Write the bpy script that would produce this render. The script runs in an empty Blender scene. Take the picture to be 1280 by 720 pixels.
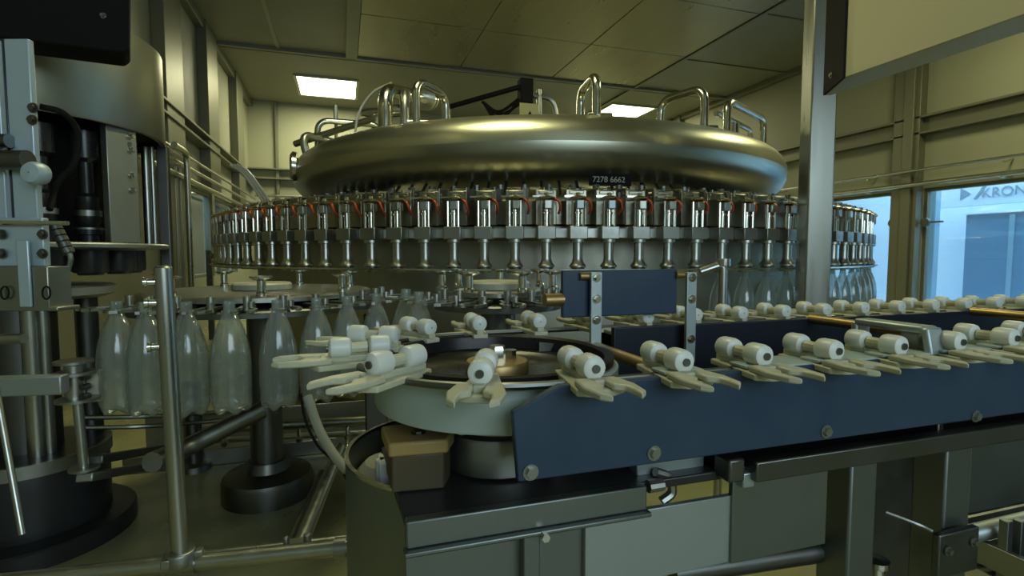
import bpy, bmesh, math, random
from mathutils import Vector, Matrix
random.seed(7)
C = bpy.context.scene.collection
sc = bpy.context.scene
PI = math.pi
# ------------------------------------------------------------------ camera
CZ = 0.80                      # lens height above the machine floor
FPX = 660.0                    # focal length in pixels of a 1280 wide frame
YAW = math.radians(17.65)      # heading to the right of the room's long axis
PITCH = math.radians(3.64)
Fh = Vector((math.sin(YAW), math.cos(YAW), 0)); Rg = Vector((math.cos(YAW), -math.sin(YAW), 0)); Zv = Vector((0, 0, 1))
Fc = Fh * math.cos(PITCH) - Zv * math.sin(PITCH); Up = Fh * math.sin(PITCH) + Zv * math.cos(PITCH)
CAM = Vector((0, 0, CZ))
cam = bpy.data.cameras.new('camera'); cam.sensor_width = 36; cam.lens = 36 * FPX / 1280; cam.clip_start = 0.02
co = bpy.data.objects.new('camera', cam); C.objects.link(co); sc.camera = co
M3 = Matrix((Rg, Up, -Fc)).transposed()
co.matrix_world = Matrix.Translation(CAM) @ M3.to_4x4()
cam.dof.use_dof = False

def ray(px, py): return Fc * FPX + Rg * (px - 640) + Up * (360 - py)
def at(px, py, d):
    r = ray(px, py); return CAM + r * (d / r.dot(Fh))
def onz(px, py, z):
    r = ray(px, py); return CAM + r * ((z - CZ) / r.z)
def onY(px, py, Y):
    r = ray(px, py); return CAM + r * (Y / r.y)
def onX(px, py, X):
    r = ray(px, py); return CAM + r * (X / r.x)

# ------------------------------------------------------------------ world, lights, exposure
sc.view_settings.view_transform = 'Standard'; sc.view_settings.look = 'None'
sc.view_settings.gamma = 1; sc.view_settings.use_curve_mapping = False
sc.view_settings.exposure = 0.0
w = bpy.data.worlds.new('world'); sc.world = w; w.use_nodes = True
w.node_tree.nodes['Background'].inputs[0].default_value = (.5, .62, .6, 1)
w.node_tree.nodes['Background'].inputs[1].default_value = 0.02
sc.cycles.max_bounces = 8; sc.cycles.transparent_max_bounces = 24; sc.cycles.caustics_reflective = False; sc.cycles.caustics_refractive = False
sc.cycles.sample_clamp_indirect = 4

CEIL = CZ + 2.5
XL, XR, YB, YF = -1.45, 5.9, 9.63, -2.4
def area(name, loc, direction, sx, sy, power, col):
    l = bpy.data.lights.new(name, 'AREA'); l.shape = 'RECTANGLE'; l.size = sx; l.size_y = sy; l.energy = power; l.color = col
    o = bpy.data.objects.new(name, l); C.objects.link(o); o.location = loc
    if abs(direction[0]) + abs(direction[1]) > .01: o.rotation_euler = Vector(direction).to_track_quat('-Z', 'Y').to_euler()
    return o
OLIVE = (.97, .95, .52)
BLUE = (.46, .74, 1.0)
# the room's ceiling lamps: the two at the far end are in view, the near ones are over the machine
area('ceiling_lamp_light', (-.18, 8.54, CEIL - .03), (0, 0, -1), .8, .9, 44, OLIVE)
area('ceiling_lamp_light', (4.7, 8.45, CEIL - .03), (0, 0, -1), .8, .9, 44, OLIVE)
area('ceiling_lamp_light', (4.4, 2.6, CEIL - .03), (0, 0, -1), .8, .9, 44, OLIVE)
area('ceiling_lamp_light', (.3, 2.2, CEIL - .03), (0, 0, -1), .8, .9, 36, OLIVE)  # out-of-view lamp, put here to light the duct face and foreground
# daylight from the glazed hall outside: behind the camera and through the side windows
area('window_daylight', (.9, YF + .06, 1.75), (0, 1, -.12), 2.6, 1.3, 54, (.68, .88, 1.0))
area('hall_daylight', (7.25, 3.6, 3.3), (0, 0, -1), 1.5, 8.0, 420, BLUE)
area('hall_daylight', (XL - .85, 6.4, 2.7), (0, 0, -1), 1.0, 4.0, 150, (.5, .82, .92))

# ------------------------------------------------------------------ materials
def mat(name, col, metal=0, rough=.5, noise=0, nscale=8, stretch=None, alpha=None, emis=None, bump=0, col2=None, spec=.5):
    m = bpy.data.materials.new(name); m.use_nodes = True; nt = m.node_tree; b = nt.nodes['Principled BSDF']
    b.inputs['Base Color'].default_value = (*col, 1); b.inputs['Metallic'].default_value = metal; b.inputs['Roughness'].default_value = rough
    b.inputs['Specular IOR Level'].default_value = spec
    if emis:
        b.inputs['Emission Color'].default_value = (*emis[0], 1); b.inputs['Emission Strength'].default_value = emis[1]
    if noise or col2 or bump:
        tc = nt.nodes.new('ShaderNodeTexCoord'); mp = nt.nodes.new('ShaderNodeMapping'); nz = nt.nodes.new('ShaderNodeTexNoise')
        nt.links.new(tc.outputs['Object'], mp.inputs[0]); nt.links.new(mp.outputs[0], nz.inputs['Vector'])
        nz.inputs['Scale'].default_value = nscale; nz.inputs['Detail'].default_value = 5; nz.inputs['Roughness'].default_value = .6
        if stretch: mp.inputs['Scale'].default_value = stretch
        if noise:
            r = nt.nodes.new('ShaderNodeMapRange'); r.inputs['From Min'].default_value = .3; r.inputs['From Max'].default_value = .7
            r.inputs['To Min'].default_value = max(0.03, rough - noise); r.inputs['To Max'].default_value = min(1, rough + noise)
            nt.links.new(nz.outputs[0], r.inputs[0]); nt.links.new(r.outputs[0], b.inputs['Roughness'])
        if col2:
            mx = nt.nodes.new('ShaderNodeMix'); mx.data_type = 'RGBA'; mx.inputs[6].default_value = (*col, 1); mx.inputs[7].default_value = (*col2, 1)
            r2 = nt.nodes.new('ShaderNodeMapRange'); r2.inputs['From Min'].default_value = .42; r2.inputs['From Max'].default_value = .62
            nt.links.new(nz.outputs[0], r2.inputs[0]); nt.links.new(r2.outputs[0], mx.inputs[0]); nt.links.new(mx.outputs[2], b.inputs['Base Color'])
        if bump:
            bp = nt.nodes.new('ShaderNodeBump'); bp.inputs['Strength'].default_value = bump; bp.inputs['Distance'].default_value = .01
            nt.links.new(nz.outputs[0], bp.inputs['Height']); nt.links.new(bp.outputs[0], b.inputs['Normal'])
    return m
MT = {
 'wall': mat('painted_panel', (.36, .365, .26), 0, .55, .06, 3, spec=.3),
 'ceiling': mat('ceiling_panel', (.24, .24, .18), 0, .5, .05, 2),
 'ceilsteel': mat('ceiling_steel', (.30, .29, .22), 1, .33, .1, 3, (1, .2, 1), bump=.04),
 'profile': mat('wall_profile', (.22, .22, .16), .5, .45),
 'steel': mat('brushed_steel', (.47, .48, .42), 1, .34, .08, 30, (1, 1, .1)),
 'tank': mat('tank_steel', (.52, .52, .40), 1, .34, .04, 2.0),
 'hood': mat('hood_steel', (.42, .42, .33), 1, .38, .04, 2),
 'duct': mat('duct_paint', (.62, .60, .42), 0, .45, .04, 3),
 'bracket': mat('bracket_steel', (.54, .66, .72), .45, .42, .10, 8),
 'block_shade': mat('ochre_block_shaded', (.085, .065, .03), 0, .5),  # shaded ochre, darkness put into the colour
 'bright': mat('polished_steel', (.64, .635, .54), 1, .20, .05, 20),
 'dull': mat('dull_steel', (.36, .37, .33), 1, .42, .08, 14),
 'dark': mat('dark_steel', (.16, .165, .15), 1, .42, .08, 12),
 'frame': mat('frame_steel', (.24, .265, .25), 1, .46, .06, 6, (1, 1, 1), bump=.02),
 'framelight': mat('sheet_steel', (.48, .54, .53), .9, .50, .06, 3),
 'drum': mat('drum_steel', (.40, .40, .32), 1, .45, .08, 10),
 'black': mat('black_rubber', (.010, .010, .009), 0, .75, spec=.2),
 'dishblack': mat('wheel_black', (.012, .012, .011), 0, .28, .05, 4, spec=.3),
 'blackmet': mat('black_metal', (.035, .036, .036), .3, .33, .08, 6),
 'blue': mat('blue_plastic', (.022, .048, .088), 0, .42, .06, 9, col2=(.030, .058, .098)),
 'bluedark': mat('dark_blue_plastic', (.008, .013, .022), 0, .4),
 'white': mat('white_plastic', (.78, .80, .72), 0, .38, .03, 20),
 'cream': mat('cream_plastic', (.58, .565, .39), 0, .42, .05, 30, col2=(.50, .49, .36)),
 'band': mat('pale_band', (.42, .50, .46), 0, .35),
 'brass': mat('brass', (.42, .29, .12), .85, .42, .08, 10),
 'block': mat('ochre_block', (.36, .25, .08), 0, .5, .05, 10),
 'orange': mat('orange_tube', (.62, .10, .03), 0, .4),
 'floor': mat('wet_floor', (.42, .41, .20), 0, .26, .12, 2.2, col2=(.27, .27, .14), bump=.05),
 'gap': mat('hose_clear', (.45, .46, .38), 0, .3),
 'lampframe': mat('lamp_frame', (.5, .5, .4), 0, .4),
 'lamp': mat('lamp_diffuser', (.9, .9, .8), 0, .4, emis=((1, .97, .76), 9)),
 'hallwall': mat('hall_wall', (.62, .74, .82), 0, .6),
 'hallblue': mat('hall_blue_panel', (.10, .23, .36), 0, .4, .06, 3),
 'hallpost': mat('hall_post', (.25, .42, .52), .2, .4),
 'ink': mat('sign_ink', (.16, .27, .36), 0, .5),
 'yellow': mat('warning_yellow', (.55, .52, .25), 0, .4),
}
def glass_mat(name, tint, diff, dcol, gloss=.12, rough=.08, bmp=0):
    m = bpy.data.materials.new(name); m.use_nodes = True; nt = m.node_tree; nt.nodes.clear()
    o = nt.nodes.new('ShaderNodeOutputMaterial'); t = nt.nodes.new('ShaderNodeBsdfTransparent'); t.inputs[0].default_value = (*tint, 1)
    d = nt.nodes.new('ShaderNodeBsdfDiffuse'); d.inputs[0].default_value = (*dcol, 1); tl = nt.nodes.new('ShaderNodeBsdfTranslucent'); tl.inputs[0].default_value = (*dcol, 1)
    g = nt.nodes.new('ShaderNodeBsdfGlossy'); g.inputs['Roughness'].default_value = rough
    md = nt.nodes.new('ShaderNodeMixShader'); md.inputs[0].default_value = .5; nt.links.new(d.outputs[0], md.inputs[1]); nt.links.new(tl.outputs[0], md.inputs[2])
    m1 = nt.nodes.new('ShaderNodeMixShader'); m1.inputs[0].default_value = diff; nt.links.new(t.outputs[0], m1.inputs[1]); nt.links.new(md.outputs[0], m1.inputs[2])
    lw = nt.nodes.new('ShaderNodeLayerWeight'); lw.inputs[0].default_value = .35
    mr = nt.nodes.new('ShaderNodeMapRange'); mr.inputs['To Min'].default_value = gloss; mr.inputs['To Max'].default_value = .65
    nt.links.new(lw.outputs['Facing'], mr.inputs[0])
    m2 = nt.nodes.new('ShaderNodeMixShader'); nt.links.new(mr.outputs[0], m2.inputs[0]); nt.links.new(m1.outputs[0], m2.inputs[1]); nt.links.new(g.outputs[0], m2.inputs[2])
    nt.links.new(m2.outputs[0], o.inputs[0]); return m
MT['bottle'] = glass_mat('bottle_plastic', (.86, .92, .90), .31, (.74, .82, .80), .08, .12)
MT['pane'] = glass_mat('window_glass', (.93, .97, 1.0), .04, (.6, .7, .75), .05, .04)

# ------------------------------------------------------------------ mesh builder
class MB:
    def __init__(s, origin=(0, 0, 0), rz=0):
        s.v = []; s.f = []; s.o = Vector(origin); s.rz = rz
    def add(s, vs, fs):
        n = len(s.v); s.v += [Vector(v) for v in vs]; s.f += [tuple(i + n for i in f) for f in fs]; return s
    def box(s, c, d, rz=0, axes=None):
        c = Vector(c); X, Y, Z = axes if axes else (Vector((math.cos(rz), math.sin(rz), 0)), Vector((-math.sin(rz), math.cos(rz), 0)), Zv)
        vs = [c + X * (a * d[0] / 2) + Y * (b * d[1] / 2) + Z * (e * d[2] / 2) for a in (-1, 1) for b in (-1, 1) for e in (-1, 1)]
        return s.add(vs, [(0, 1, 3, 2), (4, 6, 7, 5), (0, 4, 5, 1), (2, 3, 7, 6), (0, 2, 6, 4), (1, 5, 7, 3)])
    def bar(s, a, b, wd, th, up=Zv):
        a = Vector(a); b = Vector(b); X = (b - a); L = X.length; X.normalize(); Y = up.cross(X); 
        if Y.length < 1e-5: Y = Vector((1, 0, 0))
        Y.normalize(); Z = X.cross(Y)
        return s.box((a + b) / 2, (L, wd, th), axes=(X, Y, Z))
    def ring(s, pts_list, close=True, caps=True):
        n = len(pts_list[0]); vs = [p for r in pts_list for p in r]; fs = []
        for i in range(len(pts_list) - 1):
            for j in range(n):
                k = (j + 1) % n; fs.append((i * n + j, i * n + k, (i + 1) * n + k, (i + 1) * n + j))
        if caps: fs.append(tuple(reversed(range(n)))); fs.append(tuple((len(pts_list) - 1) * n + j for j in range(n)))
        return s.add(vs, fs)
    def tube(s, path, r, seg=10, caps=True):
        P = [Vector(p) for p in path]; rs = r if isinstance(r, (list, tuple)) else [r] * len(P); rings = []; prev = None
        for i, p in enumerate(P):
            t = (P[min(i + 1, len(P) - 1)] - P[max(i - 1, 0)]).normalized()
            if prev is None:
                u = t.cross(Zv); u = Vector((1, 0, 0)) if u.length < .05 else u.normalized()
            else:
                u = prev - t * prev.dot(t); u.normalize()
            prev = u; v = t.cross(u)
            rings.append([p + (u * math.cos(a) + v * math.sin(a)) * rs[i] for a in (2 * PI * k / seg for k in range(seg))])
        return s.ring(rings, caps=caps)
    def cyl(s, a, b, r, r2=None, seg=20): return s.tube([a, b], [r, r if r2 is None else r2], seg)
    def lathe(s, prof, c=(0, 0, 0), seg=32, a0=0, a1=2 * PI, caps=False, axis=None):
        c = Vector(c); full = abs(a1 - a0 - 2 * PI) < 1e-6; n = seg if full else seg + 1; vs = []; fs = []
        if axis is not None:
            Az = Vector(axis).normalized(); Ax = Az.cross(Zv); Ax = Vector((1, 0, 0)) if Ax.length < .05 else Ax.normalized(); Ay = Az.cross(Ax)
        else: Ax, Ay, Az = Vector((1, 0, 0)), Vector((0, 1, 0)), Zv
        for (r, z) in prof:
            for k in range(n):
                a = a0 + (a1 - a0) * k / seg; vs.append(c + (Ax * math.cos(a) + Ay * math.sin(a)) * r + Az * z)
        for i in range(len(prof) - 1):
            for k in range(n if full else n - 1):
                k2 = (k + 1) % n; fs.append((i * n + k, i * n + k2, (i + 1) * n + k2, (i + 1) * n + k))
        if caps: fs.append(tuple(reversed(range(n)))); fs.append(tuple((len(prof) - 1) * n + k for k in range(n)))
        return s.add(vs, fs)
    def prism(s, poly, z0, z1):
        n = len(poly); vs = [(x, y, z0) for x, y in poly] + [(x, y, z1) for x, y in poly]
        return s.add(vs, [tuple(reversed(range(n))), tuple(range(n, 2 * n))] + [(i, (i + 1) % n, (i + 1) % n + n, i + n) for i in range(n)])
    def extr(s, pts, vec):      # polygon of 3-D points extruded by a vector
        n = len(pts); vec = Vector(vec); vs = [Vector(p) for p in pts] + [Vector(p) + vec for p in pts]
        return s.add(vs, [tuple(reversed(range(n))), tuple(range(n, 2 * n))] + [(i, (i + 1) % n, (i + 1) % n + n, i + n) for i in range(n)])
    def build(s, name, m, parent=None, bevel=0, ang=35, label=None):
        me = bpy.data.meshes.new(name); me.from_pydata([tuple(v) for v in s.v], [], s.f)
        bm = bmesh.new(); bm.from_mesh(me); bmesh.ops.recalc_face_normals(bm, faces=bm.faces); bm.to_mesh(me); bm.free()
        me.materials.append(MT[m]); me.shade_smooth(); me.set_sharp_from_angle(angle=math.radians(ang))
        o = bpy.data.objects.new(name, me); C.objects.link(o)
        if parent is not None:
            o.parent = parent
            if parent.get('_world'): pass
        if bevel:
            b = o.modifiers.new('bevel', 'BEVEL'); b.width = bevel; b.segments = 2; b.limit_method = 'ANGLE'; b.angle_limit = math.radians(40)
        if label: o['label'] = label
        return o
def fillet(pts, r, n=5):
    P = [Vector(p) for p in pts]; out = [P[0]]
    for i in range(1, len(P) - 1):
        a, b, c = P[i - 1], P[i], P[i + 1]; u = (a - b); v = (c - b); rr = min(r, u.length * .48, v.length * .48); u.normalize(); v.normalize()
        p0 = b + u * rr; p1 = b + v * rr
        for k in range(n + 1):
            t = k / n; out.append(p0 * (1 - t) ** 2 + b * 2 * t * (1 - t) + p1 * t * t)
    out.append(P[-1]); return out
def arc(pts, n=24):   # Catmull-Rom through points
    P = [Vector(p) for p in pts]; P = [P[0] * 2 - P[1]] + P + [P[-1] * 2 - P[-2]]; out = []
    for i in range(1, len(P) - 2):
        for k in range(n // (len(P) - 3) + 1):
            t = k / (n // (len(P) - 3) + 1); a, b, c, d = P[i - 1:i + 3]
            out.append(.5 * ((2 * b) + (c - a) * t + (2 * a - 5 * b + 4 * c - d) * t * t + (3 * b - a - 3 * c + d) * t ** 3))
    out.append(P[-2]); return out
def thing(name, label, cat, loc=(0, 0, 0), rz=0, group=None):
    o = bpy.data.objects.new(name, None); C.objects.link(o); o.location = loc; o.rotation_euler = (0, 0, rz); o.empty_display_size = .05
    o['label'] = label; o['category'] = cat
    if group: o['group'] = group
    return o
def tag(o, label, cat, group=None, kind=None):
    o['label'] = label; o['category'] = cat
    if group: o['group'] = group
    if kind: o['kind'] = kind
    return o
def struct(name, mb, m, bevel=0, parent=None, label=None):
    o = mb.build(name, m, parent, bevel)
    if parent is None: o['kind'] = 'structure'
    if label: o['label'] = label
    return o
def copy_tree(o, parent=None):
    c = o.copy(); C.objects.link(c); c.parent = parent
    for ch in o.children: copy_tree(ch, c)
    return c
def hexbolt(mb, p, n, r=.006, h=.005):
    p = Vector(p); n = Vector(n).normalized(); mb.tube([p, p + n * h * .4], r * 1.5, 14); mb.tube([p + n * h * .4, p + n * h * 1.4], r, 6); return mb
L = lambda v: Vector(v)
def rel(p, t): return Vector(p) - t.location     # for un-rotated things

# ------------------------------------------------------------------ ROOM
H = CEIL
struct('floor', MB().box(((XL + XR) / 2, (YB + YF) / 2, -.05), (XR - XL + .4, YB - YF + .4, .1)), 'floor')
struct('ceiling', MB().box(((XL + XR) / 2, (YB + YF) / 2, H + .05), (XR - XL + .4, YB - YF + .4, .1)), 'ceiling')
struct('wall_back', MB().box(((XL + XR) / 2, YB + .05, H / 2), (XR - XL + .4, .1, H)), 'wall')
WB = {1: .22, -1: .55}; WZ1 = CZ + .70
fy = lambda a, b: ((a + b) / 2, abs(b - a))
def wall_with_windows(name, X, wins, sgn):
    mb = MB(); th = .1; Xc = X + sgn * th / 2
    def slab(y0, y1, z0, z1):
        c, l = fy(y0, y1); mb.box((Xc, c, (z0 + z1) / 2), (th, l, z1 - z0))
    WZ0 = WB[sgn]; slab(YF, YB, 0, WZ0); slab(YF, YB, WZ1, H)
    y = YF
    for a, b in sorted(wins):
        slab(y, a, WZ0, WZ1); y = b
    slab(y, YB, WZ0, WZ1)
    return struct(name, mb, 'wall')
# window bays on the right wall, read off the photographed posts
yp0, yp1 = onX(1151, 300, XR).y, onX(1119, 300, XR).y
WR = [(yp1, 8.0), (yp0 - 3.2, yp0), (-2.0, yp0 - 3.4)]
wall_with_windows('wall_right', XR, WR, 1)
yl0, yl1 = onX(241, 300, XL).y, onX(267, 300, XL).y
WLn = [(yl0, yl1), (yl1 + .12, 8.4)]
wall_with_windows('wall_left', XL, WLn, -1)
struct('wall_front', MB().box(((XL + XR) / 2, YF - .05, .5), (XR - XL + .4, .1, 1.0)).box(((XL + XR) / 2, YF - .05, (H + 2.5) / 2), (XR - XL + .4, .1, H - 2.5))
       .box(((XL - .5) / 2 - .15, YF - .05, 1.75), (1.0, .1, 1.5)).box(((XR + 2.3) / 2 + .1, YF - .05, 1.75), (XR - 2.3 + .2, .1, 1.5)), 'wall')
n = 0
for X, sg, ws in ((XR, 1, WR), (XL, -1, WLn)):
    for a, b in ws:
        n += 1; c, l = fy(a, b); fr = MB(); t = .035; WZ0 = WB[sg]
        for zz in (WZ0 + t / 2, WZ1 - t / 2): fr.box((X + sg * .05, c, zz), (.06, l, t))
        for yy in (a + t / 2, b - t / 2): fr.box((X + sg * .05, yy, (WZ0 + WZ1) / 2), (.06, t, WZ1 - WZ0 - 2 * t))
        f = struct('window_%d' % n, fr, 'profile', .003)
        MB().box((X + sg * .05, c, (WZ0 + WZ1) / 2), (.008, l - 2 * t, WZ1 - WZ0 - 2 * t)).build('pane', 'pane', f)
# hall outside
struct('wall_hall_right', MB().box((8.35, 3.2, 1.9), (.1, 13, 3.8)), 'hallwall')
struct('floor_hall', MB().box((7.15, 3.2, -.05), (2.4, 13, .1)), 'hallwall')
struct('wall_hall_left', MB().box((XL - 1.6, 6.3, 1.7), (.1, 6, 3.4)), 'hallwall')
# machine housing standing in the hall
a = onX(1208, 262, 7.6); b = onX(1300, 262, 7.6); cab = thing('control_cabinet', 'dark blue machine cabinet seen through the right side window', 'cabinet', (7.6, (a.y + b.y) / 2, 0))
hw = (a.y - b.y) / 2 + .5; hz = onX(1215, 266, 7.6).z
MB().box((.3, -.5, hz / 2), (.6, 2 * hw, hz)).build('body', 'hallblue', cab, .01)
MB().box((-.01, -.5, hz - .015), (.03, 2 * hw, .02)).build('top_rail', 'hallwall', cab, .003)
MB().box((-.01, hw - 1.0, hz / 2), (.02, .05, hz - .1)).build('door_seam', 'hallpost', cab, .003)
a = onX(1166, 300, 7.0)
tag(MB().box((7.0, a.y, 1.0), (.09, .09, 2.0)).build('steel_post', 'hallpost', None, .006), 'slim blue grey upright post outside, behind the right side window', 'post')
# sign lettering on the hall wall behind the glass
def text(body, loc, size, m, name, parent=None):
    cu = bpy.data.curves.new(name, 'FONT'); cu.body = body; cu.size = size; cu.extrude = .002
    tmp = bpy.data.objects.new('tmp', cu); C.objects.link(tmp); bpy.context.view_layer.update(); me = bpy.data.meshes.new_from_object(tmp.evaluated_get(bpy.context.evaluated_depsgraph_get())); bpy.data.objects.remove(tmp); me.materials.clear(); me.materials.append(MT[m])
    o = bpy.data.objects.new(name, me); C.objects.link(o); o.location = loc; o.rotation_euler = (PI / 2, 0, -PI / 2); o.parent = parent; return o
lp = onX(1226, 250, 7.9)
sg_ = thing('hall_sign', 'pale sign panel with faded blue grey capitals seen through the window', 'sign', (7.9, lp.y, lp.z))
MB().box((.02, -.45, .10), (.02, 1.9, .34)).build('panel', 'hallwall', sg_, .004)
text('KRONES', (0, 0, .03), .17, 'ink', 'lettering', sg_)
mk = MB(); lg = onX(1200, 250, 7.9).y - lp.y
mk.extr([(0, lg, .02), (0, lg - .12, .10), (0, lg, .18)], (.006, 0, 0)); mk.extr([(0, lg - .16, .02), (0, lg - .20, .02), (0, lg - .30, .18), (0, lg - .26, .18)], (.006, 0, 0))
mk.build('emblem', 'ink', sg_)
# posts, rails on the right wall
tn = 0
def trim(mb, m='profile', bevel=.004, label=None):
    global tn; tn += 1; o = struct('trim_%d' % tn, mb, m, bevel)
    if label: o['label'] = label
    return o
trim(MB().box((XR - .05, (yp0 + yp1) / 2, H / 2), (.10, yp1 - yp0, H)).box((XR - .115, (yp0 + yp1) / 2 - .04, H / 2), (.03, .10, H)), 'profile')
for y in (8.35, 8.6): trim(MB().box((XR - .05, y, H / 2), (.10, .12, H)))
ry = onX(1042, 173, XR - .05); rz1 = ry.z; rz0 = onX(1042, 190, XR - .05).z
for zz in (rz1, rz0): trim(MB().box((XR - .05, (YB + YF) / 2, zz), (.10, YB - YF, .025)))
trim(MB().box((XR - .015, (YB + YF) / 2, (rz0 + rz1) / 2), (.03, YB - YF, rz1 - rz0)))
trim(MB().box((XR - .04, (YB + YF) / 2, H - .04), (.08, YB - YF, .08)))
def pipe(name, path, r, m, label, cat='pipe', group=None, seg=12, fil=0):
    t = thing(name, label, cat, Vector(path[0]), 0, group); p = [Vector(q) - Vector(path[0]) for q in path]
    if fil: p = fillet(p, fil)
    MB().tube(p, r, seg).build('tube', m, t); return t
XP = XR - .16
for k, (py, r, lb) in enumerate(((228, .014, 'thin steel pipe running along the right wall, upper of two'), (243, .024, 'thicker steel pipe along the top of the right windows, lower of two'))):
    z = onX(1042, py, XP).z; t = pipe('wall_pipe', [(XP, YF + .05, z), (XP, YB - .05, z)], r, 'steel', lb, group='pipes along the right wall')
    for y in (2.0, 3.3, 4.6, 5.9, 7.2, 8.5):
        MB().tube([(0, y - YF - .05, -.03), (.06, y - YF - .05, -.03), (.155, y - YF - .05, 0)], .009, 8).build('clip', 'bright', t)
# door pulls beside the windows
for px, py, lb in ((1117, 279, 'small round dark window latch left of the wall post'), (1158, 278, 'small dark window latch with arm right of the wall post')):
    p = onX(px, py, XR - .02); t = thing('window_latch', lb, 'latch', p)
    MB().lathe([(.001, -.03), (.045, -.03), (.05, -.015), (.045, 0), (.001, 0)], axis=(1, 0, 0), seg=20).build('knob', 'dark', t)
    MB().box((.0, -.08, 0), (.03, .16, .018)).build('arm', 'dark', t, .002)
# left wall posts + rails
def lpost(px0, px1, y=120, zb=0):
    a, b = onX(px0, y, XL + .05).y, onX(px1, y, XL + .05).y; trim(MB().box((XL + .05, (a + b) / 2, (H + zb) / 2), (.10, abs(b - a), H - zb)))
for a_, b_, z_ in ((200, 222, 0), (254, 267, WZ1 + .02), (291, 299, WZ1 + .02), (316, 322, 0)): lpost(a_, b_, zb=z_)
for py in (137, 152):
    z = onX(213, py, XL + .05).z; trim(MB().box((XL + .06, (YB + YF) / 2, z), (.12, YB - YF, .022)))
z1_, z0_ = onX(213, 137, XL + .05).z, onX(213, 152, XL + .05).z
trim(MB().box((XL + .015, (YB + YF) / 2, (z1_ + z0_) / 2), (.03, YB - YF, z1_ - z0_)))
trim(MB().box((XL + .04, (YB + YF) / 2, H - .05), (.08, YB - YF, .10)))
# back wall
for px in (346, 640, 700, 1000):
    x = onY(px, 170, YB - .03).x; trim(MB().box((x, YB - .03, H / 2), (.05, .06, H)))
for z in (onY(350, 212, YB - .05).z, onY(350, 224, YB - .05).z): trim(MB().box(((XL + XR) / 2, YB - .06, z), (XR - XL, .12, .025)))
pipe('wall_pipe', [(XL + .1, YB - .16, onY(350, 245, YB - .16).z), (XR - .1, YB - .16, onY(350, 245, YB - .16).z)], .022, 'steel', 'horizontal pipe along the back wall behind the ring tank')
# ceiling build-up
YS = onz(255, 50, H).y
trim(MB().box(((XL + XR) / 2, YS, H - .02), (XR - XL, .06, .04)).box(((XL + XR) / 2, YS + .12, H - .01), (XR - XL, .02, .02)), 'ceiling')
xa, xb = onz(433, 20, H - .02).x, onz(450, 20, H - .02).x
trim(MB().box(((xa + xb) / 2, (YS + YF) / 2, H - .02), (abs(xb - xa), YS - YF, .04)), 'wall')
x0c = xb; xd = onz(970, 4, H).x
for i in range(3):
    for j in range(6):
        wx = (xd - x0c) / 3; x = x0c + wx * (i + .5); ly = 1.25; y = YS - .04 - ly * (j + .5)
        trim(MB().box((x, y, H - .008), (wx - .012, ly - .012, .016)), 'ceilsteel', .004)
trim(MB().box((xd + .03, (YB + YF) / 2 - .1, H - .015), (.05, YB - YF - .4, .03)), 'profile')
for y in (3.0, 4.6, onz(940, 85, H).y): trim(MB().box(((xd + XR) / 2, y, H - .006), (XR - xd - .1, .03, .012)), 'profile', .002)
xs = onz(335, 20, H).x; trim(MB().box((xs, (YS + YF) / 2, H - .006), (.04, YS - YF, .012)), 'wall', .002)
for (x, y, lb) in ((-.18, 8.54, 'square lit ceiling light panel at the left, above the tank'), (4.7, 8.45, 'square lit ceiling light panel at the right, behind the tank')):
    t = thing('ceiling_light', lb, 'ceiling light', (x, y, H), 0, 'ceiling light panels'); f = MB()
    for s_ in (-1, 1): f.box((s_ * .42, 0, -.012), (.04, .98, .024)).box((0, s_ * .47, -.012), (.80, .04, .024))
    f.build('frame', 'lampframe', t, .003); MB().box((0, 0, -.008), (.80, .90, .012)).build('diffuser', 'lamp', t)

# big duct/guard box top right
GB = CZ + .62; gx0, gx1 = onz(1057, 97, GB), onz(1032, 119, GB)
gd = thing('extraction_duct', 'large beige boxed duct hanging from the ceiling at upper right', 'duct', (gx0.x, gx0.y, GB))
W_ = gx1.x - gx0.x; D_ = gx1.y - gx0.y; ht = H - GB - .001; LD = -(gx0.y - YF) + .05
MB().prism([(0, 0), (W_, D_), (W_ + .02, D_), (W_ + .02, LD), (0, LD)], 0, ht).build('casing', 'duct', gd, .003)
nn = Vector((-D_, W_, 0)).normalized() * .008
MB().extr([Vector((0, 0, .0)) + nn * .1, Vector((W_, D_, 0)) + nn * .1, Vector((W_, D_, ht)) + nn * .1, Vector((0, 0, ht)) + nn * .1], nn).build('rubber_seal', 'black', gd)
g_ = MB(); hexbolt(g_, Vector((W_ * .6, D_ * .6, .05)) + nn, nn, .008); g_.build('bolt', 'bright', gd)
# square column
pc = at(1016, 330, 2.27)
cl = thing('square_column', 'tall square steel column in front of the filler carousel, right of centre', 'column', (pc.x, pc.y, 0))
MB().box((0, 0, (H - .01) / 2), (.105, .09, H - .01), rz=-.34).build('shaft', 'steel', cl, .006)
MB().box((0, 0, .02), (.20, .20, .04), rz=-.30).build('base_plate', 'dull', cl, .005)

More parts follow.
